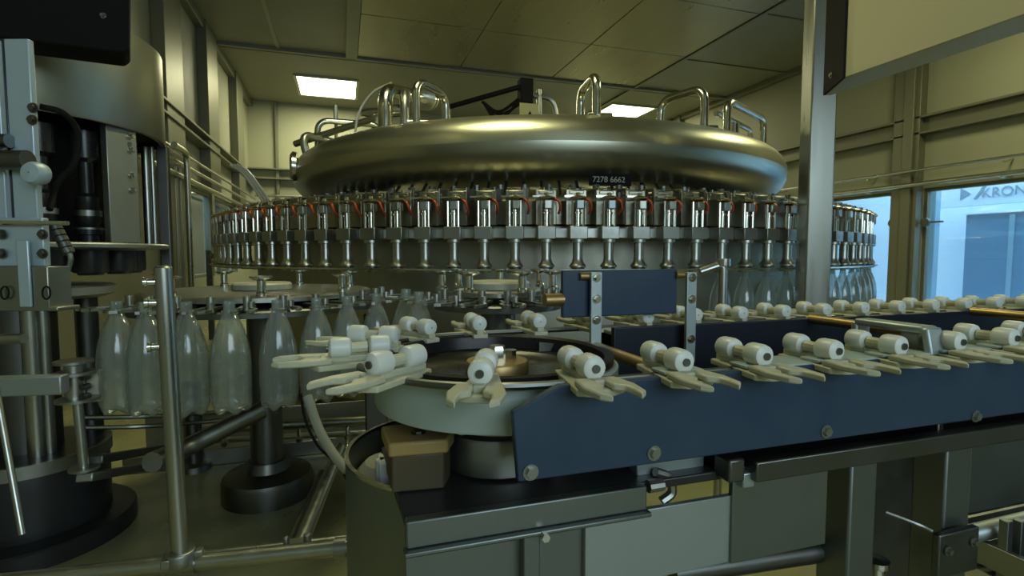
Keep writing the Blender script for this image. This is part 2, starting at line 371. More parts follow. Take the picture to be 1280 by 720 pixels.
# ------------------------------------------------------------------ FILLER CAROUSEL
FD = 4.45; fa = math.radians(2.45); fcx = Fh * FD * math.cos(fa) + Rg * FD * math.sin(fa)
FC = Vector((fcx.x, fcx.y, 0)); RV = 2.33
filler = thing('filling_carousel', 'huge round stainless filling carousel with ring tank and hanging valves', 'filling machine', FC)
toc = math.atan2(-FC.y, -FC.x)        # direction from carousel centre to camera
MB().lathe([(2.02, .06), (2.10, .08), (2.10, .86), (2.16, .88), (2.16, .92), (.3, .92)], seg=160).build('drum', 'drum', filler)
MB().lathe([(2.14, .92), (2.16, .93), (2.16, 1.03), (2.12, 1.05), (.2, 1.06)], seg=160).build('valve_carrier', 'ceilsteel', filler)
MB().lathe([(2.36, .735), (2.375, .735), (2.375, .742), (2.36, .742), (2.36, .735)], seg=200).build('drip_ring', 'bright', filler)
MB().lathe([(2.255, .868), (2.30, .868), (2.30, .905), (2.255, .905), (2.255, .868)], seg=200).build('valve_ring', 'dull', filler)
MB().lathe([(2.0, 0), (2.06, 0), (2.06, .1), (2.0, .1)], seg=100).build('base_ring', 'dark', filler)
MB().lathe([(.22, 0), (.22, 1.25), (.001, 1.25)], seg=32).build('centre_column', 'dark', filler)
# ring tank
prof = []
RT, HT, ZT = .30, .178, CZ + .548
for k in range(33):
    a = 2 * PI * k / 32; ca, sa = math.cos(a), math.sin(a)
    prof.append((1.57 + RT * math.copysign(abs(ca) ** .85, ca), ZT + HT * math.copysign(abs(sa) ** .9, sa)))
tank = MB().lathe(prof, seg=160).build('ring_tank', 'tank', filler, ang=60)
def ring_pt(px, r, z=0):
    rr = ray(px, 300); rr.z = 0; rr.normalize(); c = Vector((FC.x, FC.y, 0)); b = rr.dot(c); disc = b * b - (c.dot(c) - r * r)
    return rr * (b - math.sqrt(max(disc, 0))) + Zv * z - FC
def topy(q, py):     # height of image row py above local point q
    w_ = q + FC; d = (w_ - CAM).dot(Fh); dd = Vector((w_.x, w_.y, 0)).dot(Fh); r = ray(640, py); return CZ + r.z * dd / r.dot(Fh)
def inward(q, L_): n_ = Vector((-q.x, -q.y, 0)).normalized(); return q + n_ * L_
zt = ZT + HT * .93
def loop(px, py, length, r=.024, rf=1.62, drop=0, inpx=None):
    q = ring_pt(px, rf, zt - .03); i_ = inward(q, length); h = topy(q, py) - .0
    m = MB().tube(fillet([q, Vector((q.x, q.y, h)), Vector((i_.x, i_.y, h - drop)), Vector((i_.x, i_.y, zt - .12))], .09, 7), r, 14)
    o = m.build('pipe_loop', 'bright', tank)
    MB().lathe([(.001, 0), (.055, 0), (.055, .022), (.028, .03)], (q.x, q.y, zt - .008), 20).cyl(Vector((q.x - .05, q.y, zt + .02)), Vector((q.x + .09, q.y, zt + .03)), .012).build('clamp', 'bright', tank)
    return q, h
loop(744, 92, .30); loop(877, 109, .32); loop(522, 100, .30); loop(400, 150, .45, .022)
# number plate under the tank edge
qn = ring_pt(762, 1.80, 0); qn.z = topy(qn, 228); az = math.atan2(qn.y, qn.x); od = Vector((math.cos(az), math.sin(az), 0))
npl = MB().box(qn + Zv * .012, (.005, .22, .06), rz=az).build('number_plate', 'black', tank)
tx = text('7278 6662', qn + od * .006, .040, 'cream', 'engraved_number', npl); tx.data.transform(Matrix.Translation((-.095, 0, 0)))
tx.rotation_euler = (PI / 2, 0, az + PI / 2)
# thick elbow running to the rotary valve
q = ring_pt(484, 1.62, zt - .03); h = topy(q, 112); e = at(530, 122, 3.9) - FC
MB().tube(fillet([q, Vector((q.x, q.y, h)), e], .12, 8), .042, 18).build('elbow_pipe', 'bright', tank)
MB().lathe([(.001, 0), (.08, 0), (.08, .025), (.045, .035)], (q.x, q.y, zt - .015), 24).build('clamp', 'bright', tank)
dr = (e - Vector((q.x, q.y, h))).normalized()
MB().lathe([(.001, -.02), (.09, -.02), (.09, .02), (.05, .02), (.05, .07), (.085, .07), (.085, .10), (.04, .10), (.04, .2), (.02, .22), (.02, .3), (.001, .3)], e, 24, axis=dr).build('rotary_joint', 'bright', tank)
q2 = ring_pt(508, 1.5, zt - .03)
MB().tube(fillet([q2, q2 + Zv * .28, e + Vector((-.1, .05, .0))], .12, 8), .028, 14).build('elbow_pipe', 'steel', tank)
s0 = ring_pt(452, 1.62, zt + .1); 
MB().lathe([(.001, 0), (.02, 0), (.03, .05), (.03, .15), (.04, .16), (.04, .26), (.001, .26)], ring_pt(455, 1.5, topy(ring_pt(455, 1.5), 142)), 16, axis=(Rg + Vector((0, 0, .08)))).build('actuator', 'bright', tank)
wq = ring_pt(445, 1.62, zt - .02)
MB().tube(arc([wq, wq + Zv * .17 + Rg * .03, wq + Zv * .30 + Rg * .12, wq + Zv * .36 + Rg * .24]), .008, 8).build('hose', 'gap', tank)
a1_ = ring_pt(372, 1.80, zt - .05); a1_.z = topy(a1_, 180); b1_ = ring_pt(470, 1.45, 0); b1_.z = topy(b1_, 148)
MB().tube([a1_, b1_], .022, 10).build('cross_pipe', 'steel', tank)
# right hand stub and horizontal pipe
q = ring_pt(950, 1.62, zt - .1); h = topy(q, 149); hq = ring_pt(905, 1.62, 0); hq.z = h
MB().tube(fillet([Vector((q.x, q.y, zt - .1)), Vector((q.x, q.y, h)), hq, Vector((hq.x, hq.y, zt - .05))], .08, 7), .024, 14).build('pipe_loop', 'bright', tank)
MB().tube(fillet([Vector((q.x, q.y + .12, zt - .1)), Vector((q.x, q.y + .12, h - .05)), hq + Vector((0, .1, -.05))], .06, 6), .018, 12).build('pipe_loop', 'bright', tank)
q = ring_pt(913, 1.6, zt - .05); MB().lathe([(.001, 0), (.05, 0), (.05, .03), (.035, .03), (.035, .16), (.001, .16)], q, 20).build('stub', 'bright', tank)
q = ring_pt(407, 1.66, zt - .03); MB().lathe([(.001, 0), (.035, 0), (.035, .14), (.04, .15), (.001, .15)], q, 20).build('stub', 'steel', tank)
q = ring_pt(423, 1.5, zt - .03); MB().cyl(q, q + Zv * .28, .012).build('probe', 'dull', tank); MB().box(q + Zv * .34, (.03, .07, .14)).build('probe_head', 'dull', tank, .008)
# round port facing left on the tank end
q = ring_pt(384, 1.80, ZT + .03); nrm = (-Rg * .95 - Fh * .3).normalized(); 
MB().lathe([(.06, -.06), (.06, .05), (.095, .05), (.10, .075), (.085, .09), (.06, .09), (.055, .04), (.001, .04)], q, 28, axis=nrm).build('port_flange', 'bright', tank)
MB().tube(fillet([q + Vector((.02, 0, .04)), q + Vector((-.02, 0, .22)), q + Vector((.2, .15, .2))], .08, 6), .026, 14).build('port_elbow', 'steel', tank)
# arm with cable bundle and warning plate at the centre
c0 = at(658, 150, 4.36); 
arm = thing('cable_arm', 'dark overhead cable arm above the middle of the ring tank', 'cable arm', c0)
MB().cyl((0, 0, 1.252 - c0.z), (0, 0, .28), .03).build('mast', 'dark', arm)
MB().box((-.01, 0, .22), (.11, .10, .2)).build('junction_box', 'black', arm, .01)
e1 = at(560, 134, 4.6) - c0
MB().bar(e1, Vector((-.05, 0, .26)), .035, .035).build('boom', 'black', arm, .006)
for k, (dz, r_) in enumerate(((.10, .010), (.13, .010), (.08, .013), (.16, .009))):
    s_ = e1 * .55 + Vector((0, 0, .09)); MB().tube(arc([s_, s_ * .6 + Vector((0, 0, -dz + .06)), Vector((-.02, -.02, .14 + .03 * k))]), r_, 8).build('cable', 'black', arm)
MB().tube(arc([Vector((.06, 0, .2)), Vector((.22, 0, .17)), Vector((.27, 0, -.02)), Vector((.26, 0, -.3))]), .022, 10).build('conduit', 'dull', arm)
MB().cyl((.11, 0, -.5), (.11, 0, .25), .022).build('conduit', 'steel', arm)
wp = MB().box((-.005, -.08, .03), (.16, .006, .16)).build('warning_plate', 'yellow', arm, .002)
MB().extr([(-.04, -.085, -.02), (.04, -.085, -.02), (0, -.085, .05)], (0, -.003, 0)).build('warning_triangle', 'black', wp)
MB().box((0, -.0895, .008), (.006, .002, .03)).build('warning_mark', 'yellow', wp)

# filling valves: one built, the rest copied around the ring
NV = 117; pitch = 2 * PI / NV
def zr(y, d=2.12): return CZ + ray(640, y).z * d / ray(640, y).dot(Fh)
vb, vf, vt = zr(341), zr(302), zr(247)
def make_valve(kind):
    t = bpy.data.objects.new('filling_valve', None); C.objects.link(t); t.parent = filler; t.empty_display_size = .03
    # local: +x outward, origin on ring at z=0
    bz0, bz1 = zr(299), zr(283)
    MB().lathe([(.001, vb), (.030, vb), (.033, vb + .008), (.030, vb + .016), (.024, vb + .019), (.033, vb + .024), (.033, vb + .030), (.022, vb + .044), (.0195, vb + .06), (.0195, bz0 - .014), (.030, bz0 - .012), (.030, bz0), (.001, bz0)], seg=18).build('cylinder', 'steel', t)
    MB().box((.0, 0, (bz0 + bz1) / 2), (.06, .072, bz1 - bz0)).box((-.02, 0, bz0 + .002), (.05, .05, .02)).build('valve_block', 'dull', t, .003)
    post = MB()
    for s_ in (-1, 1): post.cyl((.012, s_ * .022, bz1), (.012, s_ * .022, vt - .012), .0055, seg=8)
    post.cyl((0, 0, bz1), (0, 0, bz1 + .05), .012, seg=12).lathe([(.001, 0), (.016, 0), (.016, .006), (.011, .008), (.011, .02), (.001, .02)], (0, 0, bz1 + .05), 12)
    post.build('guide_posts', 'bright', t)
    MB().box((.005, .006, zr(256)), (.045, .03, zr(250) - zr(261))).build('actuator', 'framelight' if kind else 'steel', t, .003)
    MB().lathe([(.001, -.004), (.033, -.004), (.036, 0), (.026, .006), (.010, .010), (.008, .02), (.001, .02)], (.0, 0, vt), 16).box((.0, -.03, vt + .004), (.026, .05, .007)).build('cap', 'bright', t)
    MB().box((-.05, 0, (vt + .02 + bz1) / 2 + .012), (.012, .085, vt - bz1 + .028)).box((-.05, .0, vt + .026), (.02, .06, .014)).build('back_plate', 'ceilsteel', t, .003)
    MB().tube([(-.06, -.02, vt - .02), (-.09, -.02, vt + .045), (-.20, -.01, vt + .055), (-.56, 0, vt + .06), (-.66, 0, vt + .17)], .008, 8).cyl((-.10, .025, vt - .02), (-.10, .025, vt + .055), .006, seg=8).cyl((-.30, .02, vt - .05), (-.30, .02, vt + .09), .016, seg=10).box((-.17, .03, vt + .03), (.03, .03, .05)).build('feed_tube', 'dark', t)
    MB().tube(arc([(-.03, .015, vt - .003), (.0, .045, vt - .012), (-.005, .055, vt - .04), (-.035, .05, vt - .06)], 12), .005, 8).build('air_tube', 'orange', t)
    return t
half = int(math.radians(74) / pitch)
first = {0: make_valve(0), 1: make_valve(1)}; used = {0: 0, 1: 0}
off = math.atan2(*(lambda q: (q.y, q.x))(ring_pt(683, RV))) 
for k in range(-half, half + 1):
    a_ = off + k * pitch
    dv = (a_ - toc + PI) % (2 * PI) - PI
    kind = 1 if (k % 5 in (1, 2)) else 0
    o = first[kind] if not used[kind] else copy_tree(first[kind], filler); used[kind] = 1
    o.location = (RV * math.cos(a_), RV * math.sin(a_), 0); o.rotation_euler = (0, 0, a_)

# ------------------------------------------------------------------ BOTTLES
def bottle_mesh():
    prof = [(.000, .012), (.014, .008), (.026, .003), (.036, .004), (.042, .012), (.0445, .03), (.0432, .040), (.0450, .046), (.0434, .056), (.0450, .064), (.0450, .09), (.0440, .096), (.0450, .102), (.0450, .128), (.0435, .150), (.0395, .175), (.0330, .200), (.0255, .222), (.0185, .238), (.0145, .246), (.0135, .250), (.0175, .2505), (.0178, .2535), (.0135, .2545), (.0130, .258), (.0138, .260), (.0128, .263), (.0138, .266), (.0128, .270), (.0128, .275), (.0108, .275), (.0108, .25)]
    seg = 40; mb = MB(); vs = []; fs = []
    for (r, z) in prof:
        for k in range(seg):
            a_ = 2 * PI * k / seg; ped = max(0, 1 - z / .032) if r > .005 else 0
            rr = r * (1 - .10 * ped * (.5 - .5 * math.cos(5 * a_))); zz = z + .014 * ped * (.5 - .5 * math.cos(5 * a_)) * (1 if r > .02 else .3)
            vs.append((rr * math.cos(a_), rr * math.sin(a_), zz))
    for i in range(len(prof) - 1):
        for k in range(seg): k2 = (k + 1) % seg; fs.append((i * seg + k, i * seg + k2, (i + 1) * seg + k2, (i + 1) * seg + k))
    mb.add(vs, fs); return mb
b0 = bottle_mesh().build('plastic_bottle', 'bottle', None, ang=50)
b0['category'] = 'bottle'
nb = [0]
def bottle(p, ztop, label, group):
    o = b0 if nb[0] == 0 else b0.copy()
    if nb[0]: C.objects.link(o)
    nb[0] += 1; o.location = (p[0], p[1], ztop - .275); o.rotation_euler = (0, 0, random.random() * 1.2); o['label'] = label; o['group'] = group; o['category'] = 'bottle'; return o
GZ = .68
# transfer star geometry
sc1 = Fh * 1.72 + Rg * -.815; S1 = Vector((sc1.x, sc1.y, 0)); RS = .47
s2 = Fh * 1.50 + Rg * -.04; S2 = Vector((s2.x, s2.y, 0)); RS2 = .255
def star_pt(S, R, px):
    rr = ray(px, 400); rr.z = 0; rr.normalize(); b = rr.dot(S); disc = b * b - (S.dot(S) - R * R); return rr * (b - math.sqrt(max(0, disc)))
lab = ['clear plastic bottle at the far left end of the transfer star row', 'clear plastic bottle second from the left end of the hanging row', 'clear plastic bottle just right of the slim steel post',
       'clear plastic bottle hanging fourth in the row, left of the wide foot column', 'clear plastic bottle hanging above the wide foot column, fifth in the row', 'clear plastic bottle sixth in the row, right of the foot column', 'clear plastic bottle seventh in the row, beside the white rollers', 'clear plastic bottle eighth and farthest of the hanging row']
pts = []
for px in (182, 233, 287, 347, 396, 434): pts.append(star_pt(S1, RS, px))
th = [math.atan2(p.y - S1.y, p.x - S1.x) for p in pts]; st = (th[3] - th[2])
left_ = S1 + Vector((math.cos(th[0] - st * .8), math.sin(th[0] - st * .8), 0)) * RS
right_ = S1 + Vector((math.cos(th[5] + st), math.sin(th[5] + st), 0)) * RS
for p, l_ in zip([left_] + pts + [right_], lab): bottle(p, GZ + .007, l_, 'bottles hanging on the left transfer star')
for k, (px, l_) in enumerate(((508, 'small clear bottle on the middle star, left of its neighbour behind the rollers'), (524, 'small clear bottle on the middle star, right of its neighbour behind the rollers'))):
    bottle(star_pt(S2, RS2, px), GZ + .025, l_, 'bottles on the middle transfer star')
# bottles under the filling valves, right hand side
sel = []
for k in range(-half, half + 1):
    a_ = off + k * pitch; w_ = FC + Vector((math.cos(a_), math.sin(a_), 0)) * RV; cx_ = 640 + FPX * w_.dot(Rg) / w_.dot(Fh)
    vis = (w_.xy - Vector((0, 0))).dot(Vector((math.cos(a_), math.sin(a_)))) < .35
    if cx_ > 872 and vis: sel.append((cx_, w_))
ORD = ['nearest', 'second', 'third', 'fourth', 'fifth', 'sixth', 'seventh', 'eighth', 'ninth', 'tenth', 'eleventh', 'twelfth', 'thirteenth', 'fourteenth']
sel.sort(key=lambda q: q[0]); lf = [q for q in sel if q[0] <= 1019][::-1]; rt_ = [q for q in sel if q[0] > 1019]
for side, lst in (('left', lf), ('right', rt_)):
    for i, (cx_, w_) in enumerate(lst):
        bottle(w_, vb + .004, 'clear bottle under the filling valves, %s to the %s of the square column' % (ORD[min(i, 13)], side), 'filler bottles %s of the column' % side)

# ------------------------------------------------------------------ TRANSFER STARS
def star(S, R, label, n, a_from, a_to, GZ=.68, name='transfer_star'):
    t = thing(name, label, 'star wheel', S)
    MB().lathe([(.001, GZ + .022), (R - .14, GZ + .022), (R - .13, GZ + .018), (R - .13, GZ + .006), (.001, GZ + .006)], seg=64).build('top_plate', 'steel', t)
    MB().lathe([(.001, GZ - .012), (R - .08, GZ - .012), (R - .075, GZ - .016), (R - .075, GZ - .03), (.001, GZ - .03)], seg=64).build('lower_plate', 'dark', t)
    MB().lathe([(.001, GZ + .045), (.085, GZ + .045), (.09, GZ + .04), (.09, GZ + .024)], seg=40).build('hub_cover', 'cream', t)
    MB().cyl((0, 0, 0.02), (0, 0, GZ - .03), .05, seg=32).lathe([(.001, .0), (.14, .0), (.14, .06), (.135, .075), (.07, .09), (.06, .12), (.05, .12)], seg=40).build('foot_column', 'dark', t)
    # mushroom posts on the plate
    for k in range(7):
        a_ = 2 * PI * k / 7 + .35; r_ = R * .62; x, y = r_ * math.cos(a_), r_ * math.sin(a_)
        m = MB().lathe([(.001, 0), (.014, 0), (.014, .008), (.011, .012), (.011, .042), (.020, .045), (.030, .050), (.030, .054), (.001, .056)], (x, y, GZ + .022), 16)
        m.build('guide_knob', 'bright', t)
    for k in range(n):
        a_ = a_from + (a_to - a_from) * k / max(1, n - 1)
        cx, sx = math.cos(a_), math.sin(a_); tt = Vector((-sx, cx, 0)); rr = Vector((cx, sx, 0)); m = MB(); z = GZ
        for s_ in (-1, 1):
            pth = [rr * (R - .14) + tt * s_ * .012, rr * (R - .055) + tt * s_ * .014, rr * (R - .025) + tt * s_ * .027, rr * (R + .006) + tt * s_ * .024, rr * (R + .020) + tt * s_ * .014]
            for i in range(4): m.bar(pth[i] + Zv * (z - .002), pth[i + 1] + Zv * (z - .002), .009, .007)
        m.cyl(rr * (R - .09) + Zv * (z - .01), rr * (R - .09) + Zv * (z + .028), .010, seg=12).cyl(rr * (R - .06) + tt * .014 + Zv * (z - .01), rr * (R - .06) + tt * .014 + Zv * (z + .016), .008, seg=10)
        m.build('gripper', 'steel', t)
    return t
star(S1, RS, 'left transfer star wheel holding the row of hanging bottles', 11, th[0] - st * 1.9, th[0] + st * 8.1, GZ=.664)
star(S2, RS2, 'middle transfer star wheel behind the white gripper chain', 14, -PI * 1.05, PI * .6)

# ------------------------------------------------------------------ GRIPPER CHAIN CONVEYOR
YN, YFR = .500, .866; WC = Vector((.196, .683, 0)); WR_ = .183
chain = thing('gripper_chain', 'endless chain of cream grippers with white rollers running round the black wheel', 'conveyor chain', (WC.x, WC.y, GZ))
def make_gripper():
    t = bpy.data.objects.new('gripper', None); C.objects.link(t); t.parent = chain; t.empty_display_size = .02
    m = MB()  # body plate: x outward, y along chain
    m.prism([(-.045, -.012), (-.045, .012), (.010, .020), (.045, .026), (.055, .010), (.055, -.010), (.045, -.026), (.010, -.020)], -.020, -.013)
    m.box((.0, 0, -.010), (.085, .012, .008))
    m.build('body_plate', 'cream', t, .0015)
    for s_ in (-1, 1):
        MB().extr([Vector((.030, s_ * .006, -.013)), Vector((.030, s_ * .022, -.013)), Vector((.062, s_ * .027, -.013)), Vector((.088, s_ * .023, -.013)), Vector((.097, s_ * .014, -.013)), Vector((.082, s_ * .015, -.013)), Vector((.068, s_ * .014, -.013)), Vector((.060, s_ * .005, -.013))], (0, 0, .007)).build('finger', 'cream', t, .002)
    for x in (-.027, .020):
        r = MB().lathe([(.001, -.0135), (.008, -.0135), (.0118, -.011), (.0128, -.007), (.0128, .007), (.0118, .011), (.008, .0135), (.001, .0135)], (x, 0, .003), 20, axis=(1, 0, 0)).build('roller', 'white', t)
        MB().cyl((x + .0125, 0, .003), (x + .0158, 0, .003), .0042, seg=12).build('pin', 'dark', r)
    MB().cyl((-.012, 0, .002), (.02, 0, .002), .007, seg=10).cyl((.012, 0, -.02), (.012, 0, .004), .006, seg=10).build('spindle', 'cream', t)
    return t
g0 = make_gripper(); poses = []
GP = .1045; xf = .2355 + .0
k = 0
while xf + k * GP < 1.5: poses.append((xf + k * GP, YN, -PI / 2)); k += 1
arcL = PI * WR_; rem = GP - (xf - WC.x); s_ = rem
while s_ < arcL:
    a_ = -PI / 2 - s_ / WR_; poses.append((WC.x + WR_ * math.cos(a_), WC.y + WR_ * math.sin(a_), a_)); s_ += GP
x = WC.x + (s_ - arcL)
while x < 2.35: poses.append((x, YFR, PI / 2)); x += GP
for i, (x, y, a_) in enumerate(poses):
    o = g0 if i == 0 else copy_tree(g0, chain); o.location = (x - WC.x, y - WC.y, .004); o.rotation_euler = (0, 0, a_)
lk = MB(); lk.tube([(1.4 - WC.x, YN - WC.y, -.014), (0, YN - WC.y, -.014)] + [(WR_ * math.cos(-PI / 2 - PI * j / 24), WR_ * math.sin(-PI / 2 - PI * j / 24), -.014) for j in range(1, 24)] + [(0, YFR - WC.y, -.014), (2.2, YFR - WC.y, -.014)], .0045, 8)
lk.build('chain_links', 'dark', chain)
# deflection wheel
wh = thing('deflection_wheel', 'black round deflection wheel with pale rim band and brass hub at centre', 'wheel', (WC.x, WC.y, 0))
MB().lathe([(.150, .608), (.160, .608), (.162, .612), (.162, .655), (.158, .658), (.152, .658)], seg=80).build('rim_band', 'band', wh)
MB().lathe([(.156, .659), (.156, .668), (.148, .669), (.144, .666), (.141, .648), (.120, .644), (.112, .649), (.104, .644), (.06, .642), (.001, .642)], seg=80).build('dish', 'dishblack', wh)
MB().lathe([(.154, .609), (.150, .609), (.10, .606), (.001, .606)], seg=64).build('underside', 'dark', wh)
MB().lathe([(.001, .657), (.041, .657), (.043, .654), (.043, .642)], seg=40).build('hub_disc', 'brass', wh)
MB().lathe([(.001, .677), (.010, .677), (.012, .673), (.012, .657)], seg=6).lathe([(.001, .668), (.009, .668), (.009, .657), (.001, .657)], (.022, .010, 0), 8).build('hub_nut', 'bright', wh)
MB().lathe([(.001, .6065), (.045, .6065), (.045, .592), (.075, .590), (.078, .586), (.078, .578), (.062, .576), (.062, .572), (.074, .570), (.076, .566), (.076, .524), (.072, .521), (.001, .521)], seg=48).build('bearing_housing', 'dull', wh)
for k in range(8):
    a_ = 2 * PI * k / 8 + .2; MB().cyl((.0, 0, .0), (.0, 0, .0), .001) if 0 else MB().cyl((.13 * math.cos(a_), .13 * math.sin(a_), .598), (.13 * math.cos(a_), .13 * math.sin(a_), .609), .006, seg=8).build('bolt', 'bright', wh)

# conveyor frame: near blue guard, far dark guard, rail tops, brackets
conv = thing('conveyor_frame', 'long conveyor rail frame with blue side panels carrying the gripper chain', 'conveyor', (WC.x, .683, 0))
def cp(px, py, Y): return onY(px, py, Y) - conv.location
YP = .479
a_, b_ = cp(641, 516, YP), cp(648, 603, YP); tl = cp(700, 482, YP)
pr = cp(1290, 518, YP); ptop = tl.z
botl = b_.z; botr = pr.z; XE = 1.75
pan = MB().extr([Vector((a_.x, YP - .683, a_.z)), Vector((tl.x, YP - .683, ptop)), Vector((XE, YP - .683, ptop)), Vector((XE, YP - .683, botl)), Vector((b_.x, YP - .683, botl))], (0, .010, 0)).build('side_panel', 'blue', conv, .0015)
bl = MB()
for px, py in ((663, 590), (817, 566), (1032, 539), (1219, 520)):
    p = cp(px, py, YP); q = MB(); hexbolt(q, Vector((p.x, YP - .683, p.z)), (0, -1, 0), .0055, .004); q.build('bolt', 'dull', pan)
MB().box((XE / 2 + .12, YN - .683 + .005, ptop - .003), (XE - .25, .045, .010)).build('rail', 'band', conv, .002)
MB().box((XE / 2 + .12, YN - .683 + .035, ptop - .02), (XE - .25, .012, .04)).build('rail', 'framelight', conv, .002)
# gaps in rail plate: pale wear strips
for k in range(10): MB().box((.10 + k * GP + .05, YN - .683 - .010, ptop + .004), (.050, .026, .004)).build('wear_strip', 'band', conv, .001)
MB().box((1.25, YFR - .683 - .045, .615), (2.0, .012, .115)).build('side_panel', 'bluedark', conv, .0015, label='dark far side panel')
MB().box((1.25, YFR - .683 - .015, .662), (2.0, .055, .008)).build('rail', 'band', conv, .002)
MB().box((1.25, YFR - .683 + .03, .60), (2.0, .012, .12)).build('side_panel', 'blue', conv, .0015)
MB().box((.85, -.035, .555), (1.5, .22, .012)).build('bottom_tray', 'blackmet', conv, .002)
# cross handle between the rails
hA, hB = onz(1072, 399, .703), onz(1180, 411, .703)
xh = (hA.x + hB.x) / 2
hm = MB(); zt_ = .700
hm.bar((xh - WC.x, hA.y - .683, zt_), (xh - WC.x, hB.y - .683 + .012, zt_), .028, .010).bar((xh - WC.x, hA.y - .683 + .0, zt_ - .0), (xh - WC.x, hA.y - .683, .63), .028, .010, up=Vector((0, 1, 0))).bar((xh - WC.x, hB.y - .683 + .012, zt_ + .003), (xh - WC.x, hB.y - .683 + .002, .655), .028, .010, up=Vector((0, 1, 0)))
hm.build('bracket_handle', 'framelight', conv, .003)
for xx, zz in ((.885, .672), (1.35, .672), (.40, .645)):
    MB().cyl((xx - WC.x, YFR - .683 - .05, zz), (xx - WC.x, YN - .683 + .045, zz), .009, seg=14).build('cross_rod', 'brass', conv)
# upright blue guard plate with two bracket straps
ga, gb = onY(702, 338, .81), onY(845, 338, .81); gz0 = onY(702, 397, .81).z
gp = thing('guard_plate', 'small upright dark blue guard plate on two steel straps behind the wheel', 'guard plate', ((ga.x + gb.x) / 2, .81, gz0))
MB().box((0, 0, (ga.z - gz0) / 2), (gb.x - ga.x, .010, ga.z - gz0)).build('plate', 'blue', gp, .002)
for px in (745, 864):
    p = onY(px, 340, .795); pb = onY(px, 452, .795); s_ = MB().box((p.x - gp.location.x, -.015, (p.z + pb.z) / 2 - gz0), (.020, .007, p.z - pb.z)).build('strap', 'framelight', gp, .001)
    for py in (347, 374, 424 if px > 800 else 400):
        q_ = onY(px, py, .79); m = MB(); hexbolt(m, Vector((p.x - gp.location.x, -.0185, q_.z - gz0)), (0, -1, 0), .005, .004); m.build('bolt', 'bright', s_)
    MB().cyl((p.x - gp.location.x - .026, -.006, ga.z - gz0 - .010), (p.x - gp.location.x - .008, -.006, ga.z - gz0 - .010), .007, seg=14).build('spacer', 'brass', gp)
MB().cyl((ga.x - gp.location.x - .03, 0, .03), (ga.x - gp.location.x + .002, 0, .03), .011, seg=16).build('stub_shaft', 'brass', gp)
# curved guide foot behind the wheel next to the strap
MB().lathe([(.10, .645), (.115, .645), (.115, .66), (.10, .66), (.10, .645)], (WC.x - conv.location.x + .06, .0, 0), 30, a0=.1, a1=1.2).build('guide_curve', 'dull', conv)
# small nozzle pipe right of guard plate
p = at(904, 330, 1.5)
nzp = thing('nozzle_pipe', 'thin upright pipe with elbow right of the blue guard plate', 'pipe', (p.x, p.y, 0))
MB().tube(fillet([Vector((0, 0, .0)), Vector((0, 0, p.z)), at(875, 340, 1.5) - Vector((p.x, p.y, 0))], .02), .012, 12).build('tube', 'steel', nzp)
MB().lathe([(.001, 0), (.02, 0), (.02, .02), (.001, .02)], (0, 0, p.z - .005), 14).build('fitting', 'bright', nzp)

# ------------------------------------------------------------------ TABLE UNDER THE WHEEL
TZ = .52; YT = .555
tb = thing('machine_table', 'heavy dark steel machine table under the wheel with sheet metal front', 'machine table', (.2, YT, 0))
def tp(px, py): p = onY(px, py, YT); return p - tb.location
xl = tp(506, 655).x
MB().prism([(xl, 0), (1.1, 0), (1.1, .36), (.12, .36), (xl - .01, .22)], TZ - .012, TZ).build('top_plate', 'blackmet', tb, .002)
xr_ = tp(802, 600).x
MB().box(((xl + xr_) / 2, -.006, TZ - .014), (xr_ - xl, .014, .030)).box(((xl + xr_) / 2, -.012, TZ - .032), (xr_ - xl + .006, .016, .006)).build('edge_angle', 'frame', tb, .002)
def fp(name, px0, px1, py1, pz, m, dy=0, yt=YT):
    p0 = onY(px0, py1, yt + dy); p1 = onY(px1, py1, yt + dy)
    return MB().box(((p0.x + p1.x) / 2 - tb.location.x, dy, (p0.z + pz) / 2), (p1.x - p0.x, .008, abs(p0.z - pz))).build(name, m, tb, .001)
fp('front_panel', 506, 730, 668, .16, 'frame', .006)
p = tp(660, 690); MB().box((p.x, -.004, .33), (.020, .02, .32)).build('corner_post', 'frame', tb, .002)
m = MB(); q_ = tp(672, 658); hexbolt(m, Vector((q_.x, -.0, q_.z)), (0, -1, 0), .005, .02); m.build('bolt', 'bright', tb)
fp('front_panel', 730, 914, 648, .398, 'framelight', -.002)
fp('front_panel', 914, 1032, 584, .398, 'frame', -.006)
p = tp(918, 590); MB().box((p.x + .006, -.014, p.z - .004), (.018, .012, .020)).build('lug', 'framelight', tb, .002)
p0, p1 = tp(807, 600), tp(893, 584); MB().box(((p0.x + p1.x) / 2, .03, (TZ + .006)), (p1.x - p0.x, .02, .030)).build('bar', 'framelight', tb, .002)
p0, p1 = tp(925, 575), tp(1180, 560); MB().box(((p0.x + 1.1) / 2, -.02, TZ + .005), (1.1 - p0.x, .02, .026)).build('bar', 'dark', tb, .002)
p = tp(905, 575); MB().box((p.x, -.01, p.z - .005), (.024, .03, .03)).build('clamp_block', 'dark', tb, .003)
p = tp(807, 606); MB().lathe([(.001, 0), (.008, 0), (.008, .02), (.001, .02)], (p.x, -.005, p.z), 10, axis=(1, 0, 0)).tube(arc([(p.x + .02, .01, p.z + .01), (p.x + .04, .01, p.z + .0), (p.x + .045, .01, p.z - .02), (p.x + .03, .01, p.z - .03)]), .006, 8).build('hinge', 'dull', tb)
